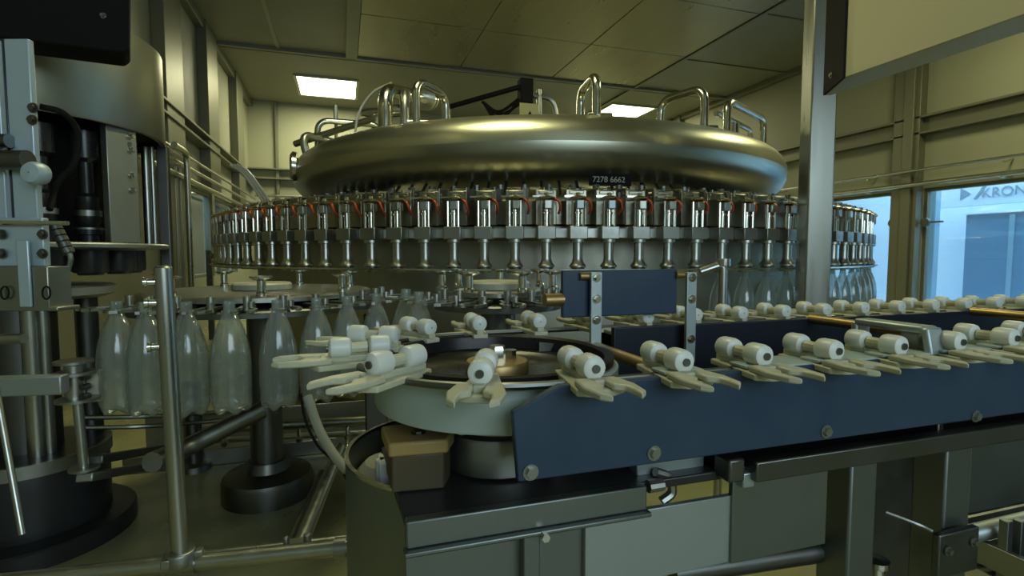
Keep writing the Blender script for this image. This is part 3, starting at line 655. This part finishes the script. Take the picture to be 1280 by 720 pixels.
# ochre block
p = onz(523, 548, .575)
ob = thing('support_block', 'ochre plastic support block under the left side of the wheel', 'block', (p.x, p.y, TZ))
MB().prism([(-.034, -.022), (.026, -.028), (.040, .004), (.018, .042), (-.036, .038)], 0.0005, .0445).build('body', 'block_shade', ob, .002)  # sides of the ochre block, their shade painted as brown
MB().prism([(-.038, -.028), (.03, -.034), (.045, .0), (.02, .045), (-.042, .04)], 0.045, .062).build('top_plate', 'block', ob, .003)
m = MB(); hexbolt(m, (0, 0, .062), (0, 0, 1), .006, .002); m.build('screw', 'dark', ob)
# curved basin
bc = Fh * .80 + Rg * -.075; BR = .172; bz = .505
bs = thing('round_basin', 'open round sheet steel basin at the left end of the machine table', 'basin', (bc.x, bc.y, 0))
MB().lathe([(BR, bz), (BR + .003, bz), (BR + .003, .30), (BR - .03, .24), (.001, .20), (.001, .206), (BR - .035, .246), (BR, .304), (BR, bz)], seg=72).build('shell', 'frame', bs)
MB().lathe([(BR - .002, bz), (BR + .004, bz), (BR + .004, bz + .004), (BR - .002, bz + .004), (BR - .002, bz)], seg=72).build('rim', 'bright', bs)
p = at(487, 585, .72) - bs.location
MB().box((p.x, p.y, p.z), (.03, .04, .03)).cyl((p.x - .012, p.y, p.z - .02), (p.x - .012, p.y, p.z + .015), .007).cyl((p.x + .01, p.y - .01, p.z - .03), (p.x + .01, p.y - .01, p.z + .02), .006).build('nozzle', 'white', bs, .002)
MB().lathe([(.001, .28), (.05, .285), (.055, .46), (.04, .475), (.001, .475)], (p.x + .01, p.y + .10, 0), 20).build('filter_insert', 'gap', bs)

# box legs under the conveyor
def leg(px0, px1, pxe, ytop, Y, label, m='frame', zb=0, dz=0):
    p0, p1 = onY(px0, 640, Y), onY(px1, 640, Y); w_ = (p1.x - p0.x); dpt = .055
    t = thing('box_stand', label, 'machine stand', ((p0.x + p1.x) / 2, Y + dpt / 2, 0), 0, 'conveyor support legs'); zt2 = onY((px0 + px1) / 2, ytop, Y).z + dz
    MB().box((0, 0, (zt2 + .02) / 2 + .01), (w_, dpt, zt2 - .02)).build('upright', m, t, .004); MB().box((0, 0, .01), (w_ + .05, dpt + .05, .02)).build('foot_plate', 'dull', t, .003); return t
leg(1062, 1095, 0, 571, .57, 'slim box steel conveyor leg, left of the broad one')
leg(1180, 1212, 0, 545, .60, 'broad box steel conveyor leg at lower right with collar plate')
p = onY(1196, 690, .58); cpz = thing('clamp_collar', 'dark clamp collar around the broad conveyor leg', 'collar', (p.x, .60 + .0275, p.z))
MB().box((0, -.045, 0), (.095, .012, .075)).build('plate', 'dark', cpz, .003); m = MB(); hexbolt(m, (-.03, -.052, .01), (0, -1, 0), .005); hexbolt(m, (.03, -.052, .015), (0, -1, 0), .005); m.build('bolts', 'dull', cpz)
MB().tube(arc([(-.05, -.04, .04), (-.07, -.03, .05), (-.10, 0, .06)]), .003, 6).build('wire', 'dull', cpz)
# beam/bracket joining panel and legs, rear plate at right
bmz = thing('cross_beam', 'dark channel beam with flange under the right half of the blue panel', 'beam', (onY(1190, 560, .56).x, .57, .545))
MB().box((0, 0, .006), (.14, .05, .012)).box((-.05, 0, -.02), (.012, .05, .045)).box((.012, -.0, .028), (.10, .04, .035)).build('channel', 'dark', bmz, .002)
p0, p1 = onY(1211, 560, .72), onY(1330, 560, .72)
tag(MB().box(((p0.x + p1.x) / 2 + .15, .72, (onY(1211, 640, .72).z + .60) / 2), (p1.x - p0.x + .3, .01, .60 - onY(1211, 640, .72).z)).build('rear_sheet', 'frame', None, .002), 'plain grey sheet cover behind the broad leg at right edge', 'cover')
p0 = onY(1030, 640, .80); tag(MB().box((p0.x + .16, .80, .275), (.30, .01, .55)).build('rear_sheet', 'dark', None, .002), 'added dark sheet standing in for the shade between the two conveyor legs', 'cover')  # added to hide the floor; its dark colour stands for shade
# small valve fitting between legs
p = at(1094, 708, .9); vf_ = thing('hose_valve', 'small shiny hose valve low between the two legs', 'valve', (p.x, p.y, p.z))
MB().lathe([(.001, -.02), (.016, -.02), (.016, .0), (.022, .004), (.022, .014), (.001, .016)], seg=16).build('body', 'bright', vf_); MB().cyl((0, 0, -p.z), (0, 0, -.02), .01).build('stem', 'dull', vf_)
# low round bar + pan under panels
pipe('floor_pipe', [onz(840, 716, .33), onz(1062, 683, .33)], .017, 'dark', 'dark round bar running under the sheet metal front', group='low pipes under the machine')
# grate at lower right + pipework
p = onz(1240, 700, .06); gr = thing('floor_grate', 'slatted steel floor grate at the lower right corner', 'grate', (p.x + .46, p.y - .25, 0))
fr_ = MB()
for s_ in (-1, 1): fr_.box((s_ * .42, 0, .05), (.02, .86, .06)).box((0, s_ * .42, .05), (.84, .02, .06))
fr_.build('frame', 'dull', gr, .002)
sl = MB()
for k in range(26): sl.box((0, -.40 + k * .032, .055), (.82, .010, .03))
sl.build('slats', 'dull', gr)
bx = MB(); bx.box((.9, .9, .0), (.01, .01, .01))
for px, py, d, lb in ((1262, 650, 1.3, 'pale grey horizontal pipe near the floor grate at right edge'),):
    p = at(1215, 667, d); q_ = at(1330, 640, d * .98); pipe('floor_pipe', [p, q_], .022, 'framelight', lb)
for px, lb in ((1258, 'left of two short upright bars by the floor grate'), (1275, 'right of two short upright bars by the floor grate')):
    p = at(px, 650, 1.25); tag(MB().box((p.x, p.y, p.z / 2), (.02, .02, p.z)).build('upright_bar', 'frame', None, .002), 'short grey upright bar, ' + lb, 'bar')
p = onz(1240, 640, .02); 
tg = thing('pallet_guard', 'pale slotted metal guard box on floor beyond the right leg', 'guard', (p.x + .2, p.y + .3, 0))
f_ = MB(); f_.box((0, 0, .10), (.8, .02, .12)).box((0, 0, .22), (.8, .04, .02)).build('panel', 'framelight', tg, .003)
for x_ in (-.38, -.19, 0, .19, .38): MB().box((x_, -.005, .12), (.02, .03, .24)).build('upright', 'dark', tg, .002)

# ------------------------------------------------------------------ SLIM POST + LOW RAILS
pp = at(216, 520, 1.0); pz1 = at(204, 335, 1.0).z; pz0 = at(226, 697, 1.0).z
po = thing('guard_post', 'slim round steel post standing in front of the hanging bottles', 'post', (pp.x, pp.y, pz0))
tip = at(204, 335, 1.0) - po.location; ft = at(226, 697, 1.0) - po.location
MB().tube([ft, tip], .0155, 24).lathe([(.0155, 0), (.012, .004), (.001, .005)], tip, 24).build('tube', 'steel', po)
cm = MB().lathe([(.0155, -.012), (.026, -.012), (.028, -.008), (.028, .012), (.026, .016), (.0155, .016)], (ft.x, ft.y, .0), 24)
cm.box((ft.x + .028, ft.y, .002), (.024, .02, .02)).box((ft.x - .02, ft.y - .016, .002), (.016, .02, .018)).build('clamp', 'dull', po, .002)
for py, s_ in ((352, -1), (378, -1), (432, -1)):
    q_ = at(202, py, 1.0) - po.location; f = (q_.z - ft.z) / (tip.z - ft.z); c_ = ft.lerp(tip, f)
    MB().lathe([(.001, .012), (.007, .012), (.007, .026), (.010, .027), (.010, .033), (.001, .034)], c_, 12, axis=(-Rg - Fh * .6)).build('set_screw', 'bright', po)
for k, (a0_, a1_, r_, lb) in enumerate((((60, 722), (478, 679), .016, 'round steel rail along the bottom left, nearer and thicker of two'), ((150, 707), (462, 671), .010, 'thin round steel rail just behind the thick bottom left rail'))):
    A, B = at(a0_[0], a0_[1], .98 + .05 * k), at(a1_[0], a1_[1], 1.04 + .05 * k); A = A + (A - B) * .3
    t = pipe('guide_rail', [A, B], r_, 'steel', lb, group='low rails at bottom left')
    for f in ((.55, .9) if k == 0 else ()):
        c_ = (B - A) * f; MB().tube([c_ - (B - A).normalized() * .012, c_ + (B - A).normalized() * .012], r_ + .004, 20).build('sleeve', 'dull', t)
# slanting struts behind the rail
for (a0_, a1_, r_, lb) in (((425, 560), (372, 690), .016, 'steel strut slanting up to the right, right of two beside the basin'), ((402, 590), (358, 683), .007, 'thin dark rod slanting beside the round strut')):
    A, B = at(a0_[0], a0_[1], 1.5), at(a1_[0], a1_[1], 1.06); pipe('strut', [B, A], r_, 'steel' if r_ > .01 else 'dark', lb)
t = thing('rail_clamp', 'small metal clamp joining strut and rail at bottom left', 'clamp', at(372, 683, 1.05)); 
MB().box((0, 0, 0), (.05, .035, .022)).cyl((.02, -.01, .0), (.02, -.01, .03), .008).cyl((-.02, -.01, .0), (-.02, -.01, .03), .006).build('clamp', 'dull', t, .003)
# hoses dropping behind basin
h1 = thing('clear_hose', 'pale clear hose curving down left of the basin', 'hose', at(384, 495, 1.12))
MB().tube([v - h1.location for v in arc([at(384, 495, 1.12), at(398, 535, 1.10), at(415, 565, 1.08), at(434, 588, 1.06)])], .010, 12).build('tube', 'gap', h1)
h2 = thing('black_cable', 'thin black cable hanging beside the clear hose', 'cable', at(376, 497, 1.14))
MB().tube([v - h2.location for v in arc([at(376, 492, 1.14), at(382, 525, 1.12), at(398, 558, 1.10), at(430, 592, 1.10), at(450, 660, 1.14), onz(462, 760, .003)], 40)], .003, 8).build('wire', 'black', h2)
# machine frame behind bottles at floor level
q0 = onz(150, 600, .12)
for py, r_, zz, lb in ((531, .020, .30, 'horizontal steel frame tube behind the foot column, upper of two'), (546, .012, .26, 'horizontal steel frame tube behind the foot column, lower of two')):
    A, B = at(240, py + 6, 2.0 + .06 * (py > 540)), at(620, py - 14, 2.1 + .06 * (py > 540)); t = pipe('frame_tube', [A, B], r_, 'steel', lb, group='frame tubes behind the foot column')
    for f in (.1, .22, .34, .5, .62, .75):
        c_ = (B - A) * f + Vector((0, 0, -r_)); MB().lathe([(.001, -.05), (.012, -.05), (.014, -.035), (.008, -.03), (.008, .0), (.001, .0)], c_, 10).build('bolt', 'bright', t)
pipe('diagonal_tube', [at(190, 578, 1.30), at(232, 560, 1.45), at(328, 512, 1.60)], .026, 'dull', 'thick tube slanting below the hanging bottles', fil=.05)
t = thing('short_pedestal', 'small dark pedestal standing left of the wide foot column', 'pedestal', onz(243, 586, 0)); 
MB().cyl((0, 0, 0), (0, 0, .33), .032).lathe([(.001, 0), (.06, 0), (.055, .02), (.032, .03)]).build('tube', 'dark', t)
A = at(150, 525, 1.75); t = thing('guide_rails', 'curved bottle guide rails below the hanging bottles at left', 'guide rail', A)
for dz in (0, .03):
    MB().tube([v - A + Vector((0, 0, dz)) for v in arc([at(105, 535, 1.5), at(180, 533, 1.55), at(250, 528, 1.7), at(330, 520, 2.0)])], .007, 8).build('rail', 'steel', t)
# drain tray line along the floor
t = thing('drain_tray', 'low rectangular drain tray on floor behind the foot column', 'tray', onz(345, 562, 0) + Vector((0, .02, 0)))
MB().box((0, 0, .01), (1.0, .24, .02)).box((0, .12, .07), (1.0, .012, .14)).box((0, -.12, .03), (1.0, .012, .06)).build('pan', 'dull', t, .003)
# frame posts beneath the middle star
for px, lb in ((598, 'square grey stand under the middle star, behind the wheel'), (470, 'square grey stand left of the basin top')):
    p = at(px, 500, 1.75); tag(MB().box((p.x, p.y, .30), (.07, .07, .60)).build('machine_stand', 'dark', None, .004), lb, 'stand')

# ------------------------------------------------------------------ LEFT CAPPING TURRET
ca_ = math.radians(-43); c3 = Fh * 2.0 * math.cos(ca_) + Rg * 2.0 * math.sin(ca_); C1 = Vector((c3.x, c3.y, 0))
ct = thing('capping_turret', 'tall dark capping turret with round sheet steel hood at left', 'capping machine', C1)
dz = lambda px, py, d: at(px, py, d).z
h0, h1_ = dz(212, 183, 1.65), dz(210, 75, 1.65)
MB().lathe([(.335, h0 + .002), (.35, h0), (.352, h0 + .004), (.352, h1_ - .004), (.345, h1_), (.19, h1_ + .01), (.188, h1_ + .01)], seg=96).build('hood', 'hood', ct)
MB().lathe([(.24, h1_), (.24, 2.6), (.22, 2.62), (.001, 2.62)], seg=48).build('hood_neck', 'steel', ct)
MB().lathe([(.001, .832), (.20, .832), (.20, h0 + .02), (.34, h0 + .03), (.34, h0 + .05)], seg=48).build('core_backing', 'black', ct)  # black backing added to stop floor light and keep the interior dark
MB().lathe([(.001, .815), (.345, .815), (.35, .818), (.35, .826), (.345, .830), (.001, .830)], seg=80).build('turret_plate', 'dull', ct)
t_c = math.atan2(-C1.y, -C1.x)
for k in range(16):
    a_ = t_c + (k - 5.5) * 2 * PI / 16; x, y = .25 * math.cos(a_), .25 * math.sin(a_)
    h = bpy.data.objects.new('capping_head', None); C.objects.link(h); h.parent = ct; h.location = (x, y, 0)
    if k == 0:
        MB().lathe([(.001, .745), (.028, .745), (.030, .75), (.038, .752), (.040, .758), (.040, .812), (.001, .812)], seg=24).build('cup', 'blackmet', h)
        MB().lathe([(.001, .832), (.022, .832), (.022, .85), (.030, .852), (.030, .87), (.022, .875), (.028, .885), (.028, .90), (.020, .905), (.026, .915), (.026, .95), (.016, .96), (.016, 1.04), (.030, 1.05), (.030, 1.12), (.001, 1.12)], seg=20).build('spindle', 'blackmet', h)
        MB().cyl((0, 0, .90), (0, 0, .915), .031, seg=20).cyl((0, 0, .865), (0, 0, .87), .033, seg=20).build('spindle_ring', 'dull', h); h0_ = h
    else:
        for ch in h0_.children: c_ = ch.copy(); C.objects.link(c_); c_.parent = h
MB().lathe([(.001, GZ + .0), (.19, GZ), (.215, GZ + .01), (.215, GZ + .03), (.205, GZ + .035), (.001, GZ + .035)], seg=64).build('star_plate', 'gap', ct)
# guide plate upright with screws
g1, g2 = star_pt(C1, .318, 140) - C1, star_pt(C1, .325, 177) - C1
ux = (g2 - g1); ux.z = 0; wd = ux.length; ux.normalize(); mid = (g1 + g2) / 2; zA, zB = .832, 1.15
pl = MB().box((mid.x, mid.y, (zA + zB) / 2), (wd, .02, zB - zA), rz=math.atan2(ux.y, ux.x)).build('guide_plate', 'dull', ct, .002)
nn2 = Vector((ux.y, -ux.x, 0)); nn2 = nn2 if nn2.dot(-(mid + C1)) > 0 else -nn2
for py in (181, 197, 226, 243):
    q_ = at(163, py, 1.56) - C1; m = MB(); qq = mid + ux * .025 + nn2 * .01; hexbolt(m, (qq.x, qq.y, q_.z), nn2, .006, .008); m.build('screw', 'bright', pl)
for px, r_ in ((190, .007), (182, .012)):
    p = at(px, 200, 1.66) - C1; MB().cyl((p.x, p.y, .83), (p.x, p.y, h0 - .0), r_).build('rod', 'steel', ct)
p = at(204, 200, 1.68) - C1; MB().box((p.x, p.y, .75), (.03, .03, .78)).build('rod', 'dark', ct, .003)
MB().tube([at(60, 173, 1.45) - C1, at(163, 181, 1.45) - C1], .008, 10).build('cross_rod', 'dull', ct)
# base
zb1 = dz(60, 572, 1.38)
MB().lathe([(.001, zb1), (.176, zb1), (.18, zb1 - .01), (.18, .055), (.235, .05), (.24, .045), (.24, .0), (.001, 0)], seg=72).build('base', 'blackmet', ct)
MB().lathe([(.176, zb1 - .0), (.186, zb1), (.186, zb1 - .035), (.176, zb1 - .035)], seg=72).build('base_collar', 'dull', ct)
MB().cyl((0, 0, zb1), (0, 0, .815), .075, seg=36).build('main_shaft', 'dark', ct)
for px, r_, d in ((42, .022, 1.40), (58, .014, 1.42), (112, .03, 1.62), (12, .03, 1.5)):
    p = at(px, 470, d) - C1; MB().cyl((p.x, p.y, zb1 - .01), (p.x, p.y, .70), r_, seg=20).build('support_rod', 'steel' if r_ < .025 else 'dark', ct)
# dark hood box upper left, near
p0 = at(-40, 40, 1.05); 
db = thing('hood_box', 'black overhanging box at the top left corner', 'machine cover', at(60, 30, 1.1))
a_, b_ = at(-120, 66, 1.1), at(162, 66, 1.1)
O_ = db.location
MB().extr([at(-160, -60, 1.1) - O_, at(163, -60, 1.1) - O_, at(162, 60, 1.1) - O_, at(154, 66, 1.1) - O_, at(-160, 26, 1.1) - O_], (lambda q: Vector((q.x, q.y, 0)).normalized() * .10)(ray(168, 40))).build('cover', 'black', db, .004)
m = MB(); hexbolt(m, at(130, 20, 1.1) - O_, -Fh, .004); m.build('screw', 'dull', db)
# near bracket column at the left edge
bk = thing('bracket_column', 'pale blue grey steel bracket column at the far left edge', 'bracket', at(25, 250, .95)); O_ = bk.location
def slab(name, px0, px1, py0, py1, d, th, m, par=bk, bev=.002):
    q = [at(px0, py1, d), at(px1, py1, d), at(px1, py0, d), at(px0, py0, d)]; q[2].x, q[2].y = q[1].x, q[1].y; q[3].x, q[3].y = q[0].x, q[0].y; q[3].z = q[2].z
    return MB().extr([v - O_ for v in q], Fh * th).build(name, m, par, bev)
slab('plate', 18, 48, 48, 280, .95, .012, 'bracket'); slab('plate', -30, 9, 48, 280, .95, .012, 'bracket'); slab('channel', 9, 18, 48, 280, .96, .03, 'blackmet')
slab('cross_plate', -30, 56, 272, 333, .94, .014, 'bracket'); slab('drive_block', -30, 62, 333, 386, .93, .05, 'dull'); slab('cylinder_strip', 24, 39, 300, 384, .925, .005, 'bracket')
MB().tube([at(-30, 278, .93) - O_, at(85, 279, .93) - O_], .004, 10).build('pin', 'bright', bk)
MB().tube([at(-40, 200, .93) - O_, at(35, 200, .93) - O_], .017, 16).build('clamp_rod', 'dark', bk)
MB().tube([at(-40, 175, .94) - O_, at(12, 176, .94) - O_], .012, 16).build('clamp_rod', 'dark', bk)
q_ = at(46, 217, .925) - O_; MB().lathe([(.001, -.01), (.018, -.01), (.0195, -.005), (.0195, .008), (.016, .014), (.001, .016)], q_, 28, axis=-Fh).build('knob', 'bracket', bk)
sc_ = []
for px, py in ((42, 135), (41, 150), (3, 293), (54, 293), (3, 317), (54, 317)):
    m = MB(); hexbolt(m, at(px, py, .936 if py > 200 else .948) - O_, -Fh, .006, .005); m.build('bolt', 'dark', bk)
for px in (6, 58):
    m = MB(); m.tube([at(px + 5 * math.cos(a), 366 + 8 * math.sin(a), .925) - O_ for a in [2 * PI * j / 16 for j in range(17)]], .0015, 6); m.build('ring_eye', 'black', bk)
slab('foot_strip', -30, 72, 384, 389, .93, .05, 'dull')
# cables by the column
cb = thing('machine_cable', 'dark cable looping out from the left bracket column', 'cable', at(50, 133, 1.0)); O2 = cb.location
MB().tube([v - O2 for v in arc([at(50, 133, 1.0), at(80, 142, 1.02), at(98, 168, 1.05), at(92, 205, 1.05), at(72, 228, 1.04), at(62, 262, 1.0)], 40)], .0055, 10).build('cable', 'black', cb)
cb2 = thing('signal_cable', 'thin grey cable with ribbed plug below the dark cable loop', 'cable', at(68, 282, .98)); O2 = cb2.location
MB().tube([v - O2 for v in arc([at(68, 282, .98), at(78, 305, .98), at(88, 322, .98), at(82, 345, .98), at(70, 372, .97)], 30)], .0045, 10).build('wire', 'dull', cb2)
mm = MB()
for k in range(5): p = at(70, 285, .98).lerp(at(85, 314, .98), k / 4) - O2; mm.lathe([(.001, -.005), (.010, -.005), (.010, .004), (.001, .004)], p, 12, axis=at(85, 314, .98) - at(70, 285, .98))
mm.build('plug', 'dark', cb2)
# clamps and bars below
br = thing('bottle_rail_clamp', 'stacked steel clamp wheels on an upright rod at lower left', 'clamp', at(95, 470, 1.2)); O2 = br.location
MB().tube([at(92, 452, 1.2) - O2, at(105, 585, 1.2) - O2], .010, 16).build('rod', 'steel', br)
for py, r_ in ((452, .038), (466, .040), (499, .042), (585, .03)):
    c_ = at(92 + (py - 452) * .1, py, 1.2) - O2; MB().lathe([(.001, -.003), (r_, -.003), (r_, .003), (.001, .003)], c_, 28).build('clamp_disc', 'dull', br)
MB().tube([at(92, 456, 1.2) - O2, at(94, 498, 1.2) - O2], .019, 20).build('sleeve', 'steel', br)
c_ = at(119, 482, 1.24) - O2; MB().box(c_, (.03, .02, .075)).build('pad', 'cream', br, .003)
for py in (470, 482, 494): MB().lathe([(.001, -.02), (.007, -.02), (.007, .0), (.001, .0)], at(111, py, 1.21) - O2, 10, axis=Fh).build('screw', 'dark', br)
def flat(name, A, B, wd, th, m, label, cat):
    t = thing(name, label, cat, A); MB().bar((0, 0, 0), B - A, wd, th).build('bar', m, t, .003); return t
flat('cross_bar', at(-40, 484, 1.12), at(82, 480, 1.15), .03, .042, 'framelight', 'flat pale horizontal bar crossing the lower left machine', 'bar')
flat('bracket_arm', at(105, 597, 1.18), at(175, 585, 1.45), .035, .02, 'dull', 'flat bracket arm reaching right from the clamp stack, lower of two', 'bracket')
flat('bracket_arm', at(118, 575, 1.22), at(205, 560, 1.6), .035, .02, 'dark', 'flat bracket arm reaching right from the clamp stack, upper of two', 'bracket')
pipe('side_rod', [at(-20, 424, 1.1), at(30, 423, 1.1)], .011, 'steel', 'short horizontal steel rod at the left edge', 'rod')
pipe('slanting_rod', [at(28, 668, .95), at(-6, 480, 1.0)], .006, 'steel', 'thin rod slanting down at the lower left edge', 'rod')

# ------------------------------------------------------------------ PIPES ON THE LEFT WALL
XQ = XL + .14
for k, (py, r_) in enumerate(((197, .017), (213, .019), (182, .013))):
    z = onX(212, py, XQ).z; pipe('wall_pipe', [(XQ, 3.4, z), (XQ, 9.2, z)], r_, 'steel', ['middle of three pipes along the left wall', 'lowest of three pipes along the left wall', 'topmost of three pipes along the left wall'][k], group='pipes along the left wall')
zt3 = onX(232, 190, XQ + .06).z; ya, yb_ = onX(218, 190, XQ + .06).y, onX(233, 190, XQ + .06).y
pipe('drop_pipe', [(XQ + .06, ya, zt3), (XQ + .06, yb_, zt3), (XQ + .06, yb_, .02)], .024, 'steel', 'upright bent pipe beside the left wall window', fil=.09)
for px, lb in ((222, 'dark upright conduit left of the bent wall pipe'), (228, 'slim upright conduit next to the bent wall pipe')):
    y_ = onX(px, 300, XL + .10).y; pipe('drop_pipe', [(XL + .10, y_, .02), (XL + .10, y_, 1.55)], .014, 'dull', lb)
A = at(291, 206, 5.4); t = thing('hose_bundle', 'pale bundle of three hoses curving down at left beyond the filler', 'hoses', A)
for k in range(3):
    MB().tube([v - A for v in arc([at(288 + 4 * k, 206, 5.4), at(303 + 4 * k, 216, 5.4), at(321 + 4 * k, 240, 5.4), at(334 + 4 * k, 262, 5.4), at(350 + 4 * k, 300, 5.5)])], .014, 10).build('hose', 'white', t)
# latch post in front of the left window
p = onX(262, 330, XL + .25); t = thing('latch_post', 'dark upright post with round knob by the left window', 'post', (p.x, p.y, 0))
MB().box((0, 0, .42), (.05, .05, .84)).build('upright', 'dark', t, .004); MB().lathe([(.001, 0), (.03, 0), (.035, .02), (.02, .04), (.001, .04)], (.03, -.03, .78), 16, axis=(.5, -1, 0)).build('knob', 'bright', t)
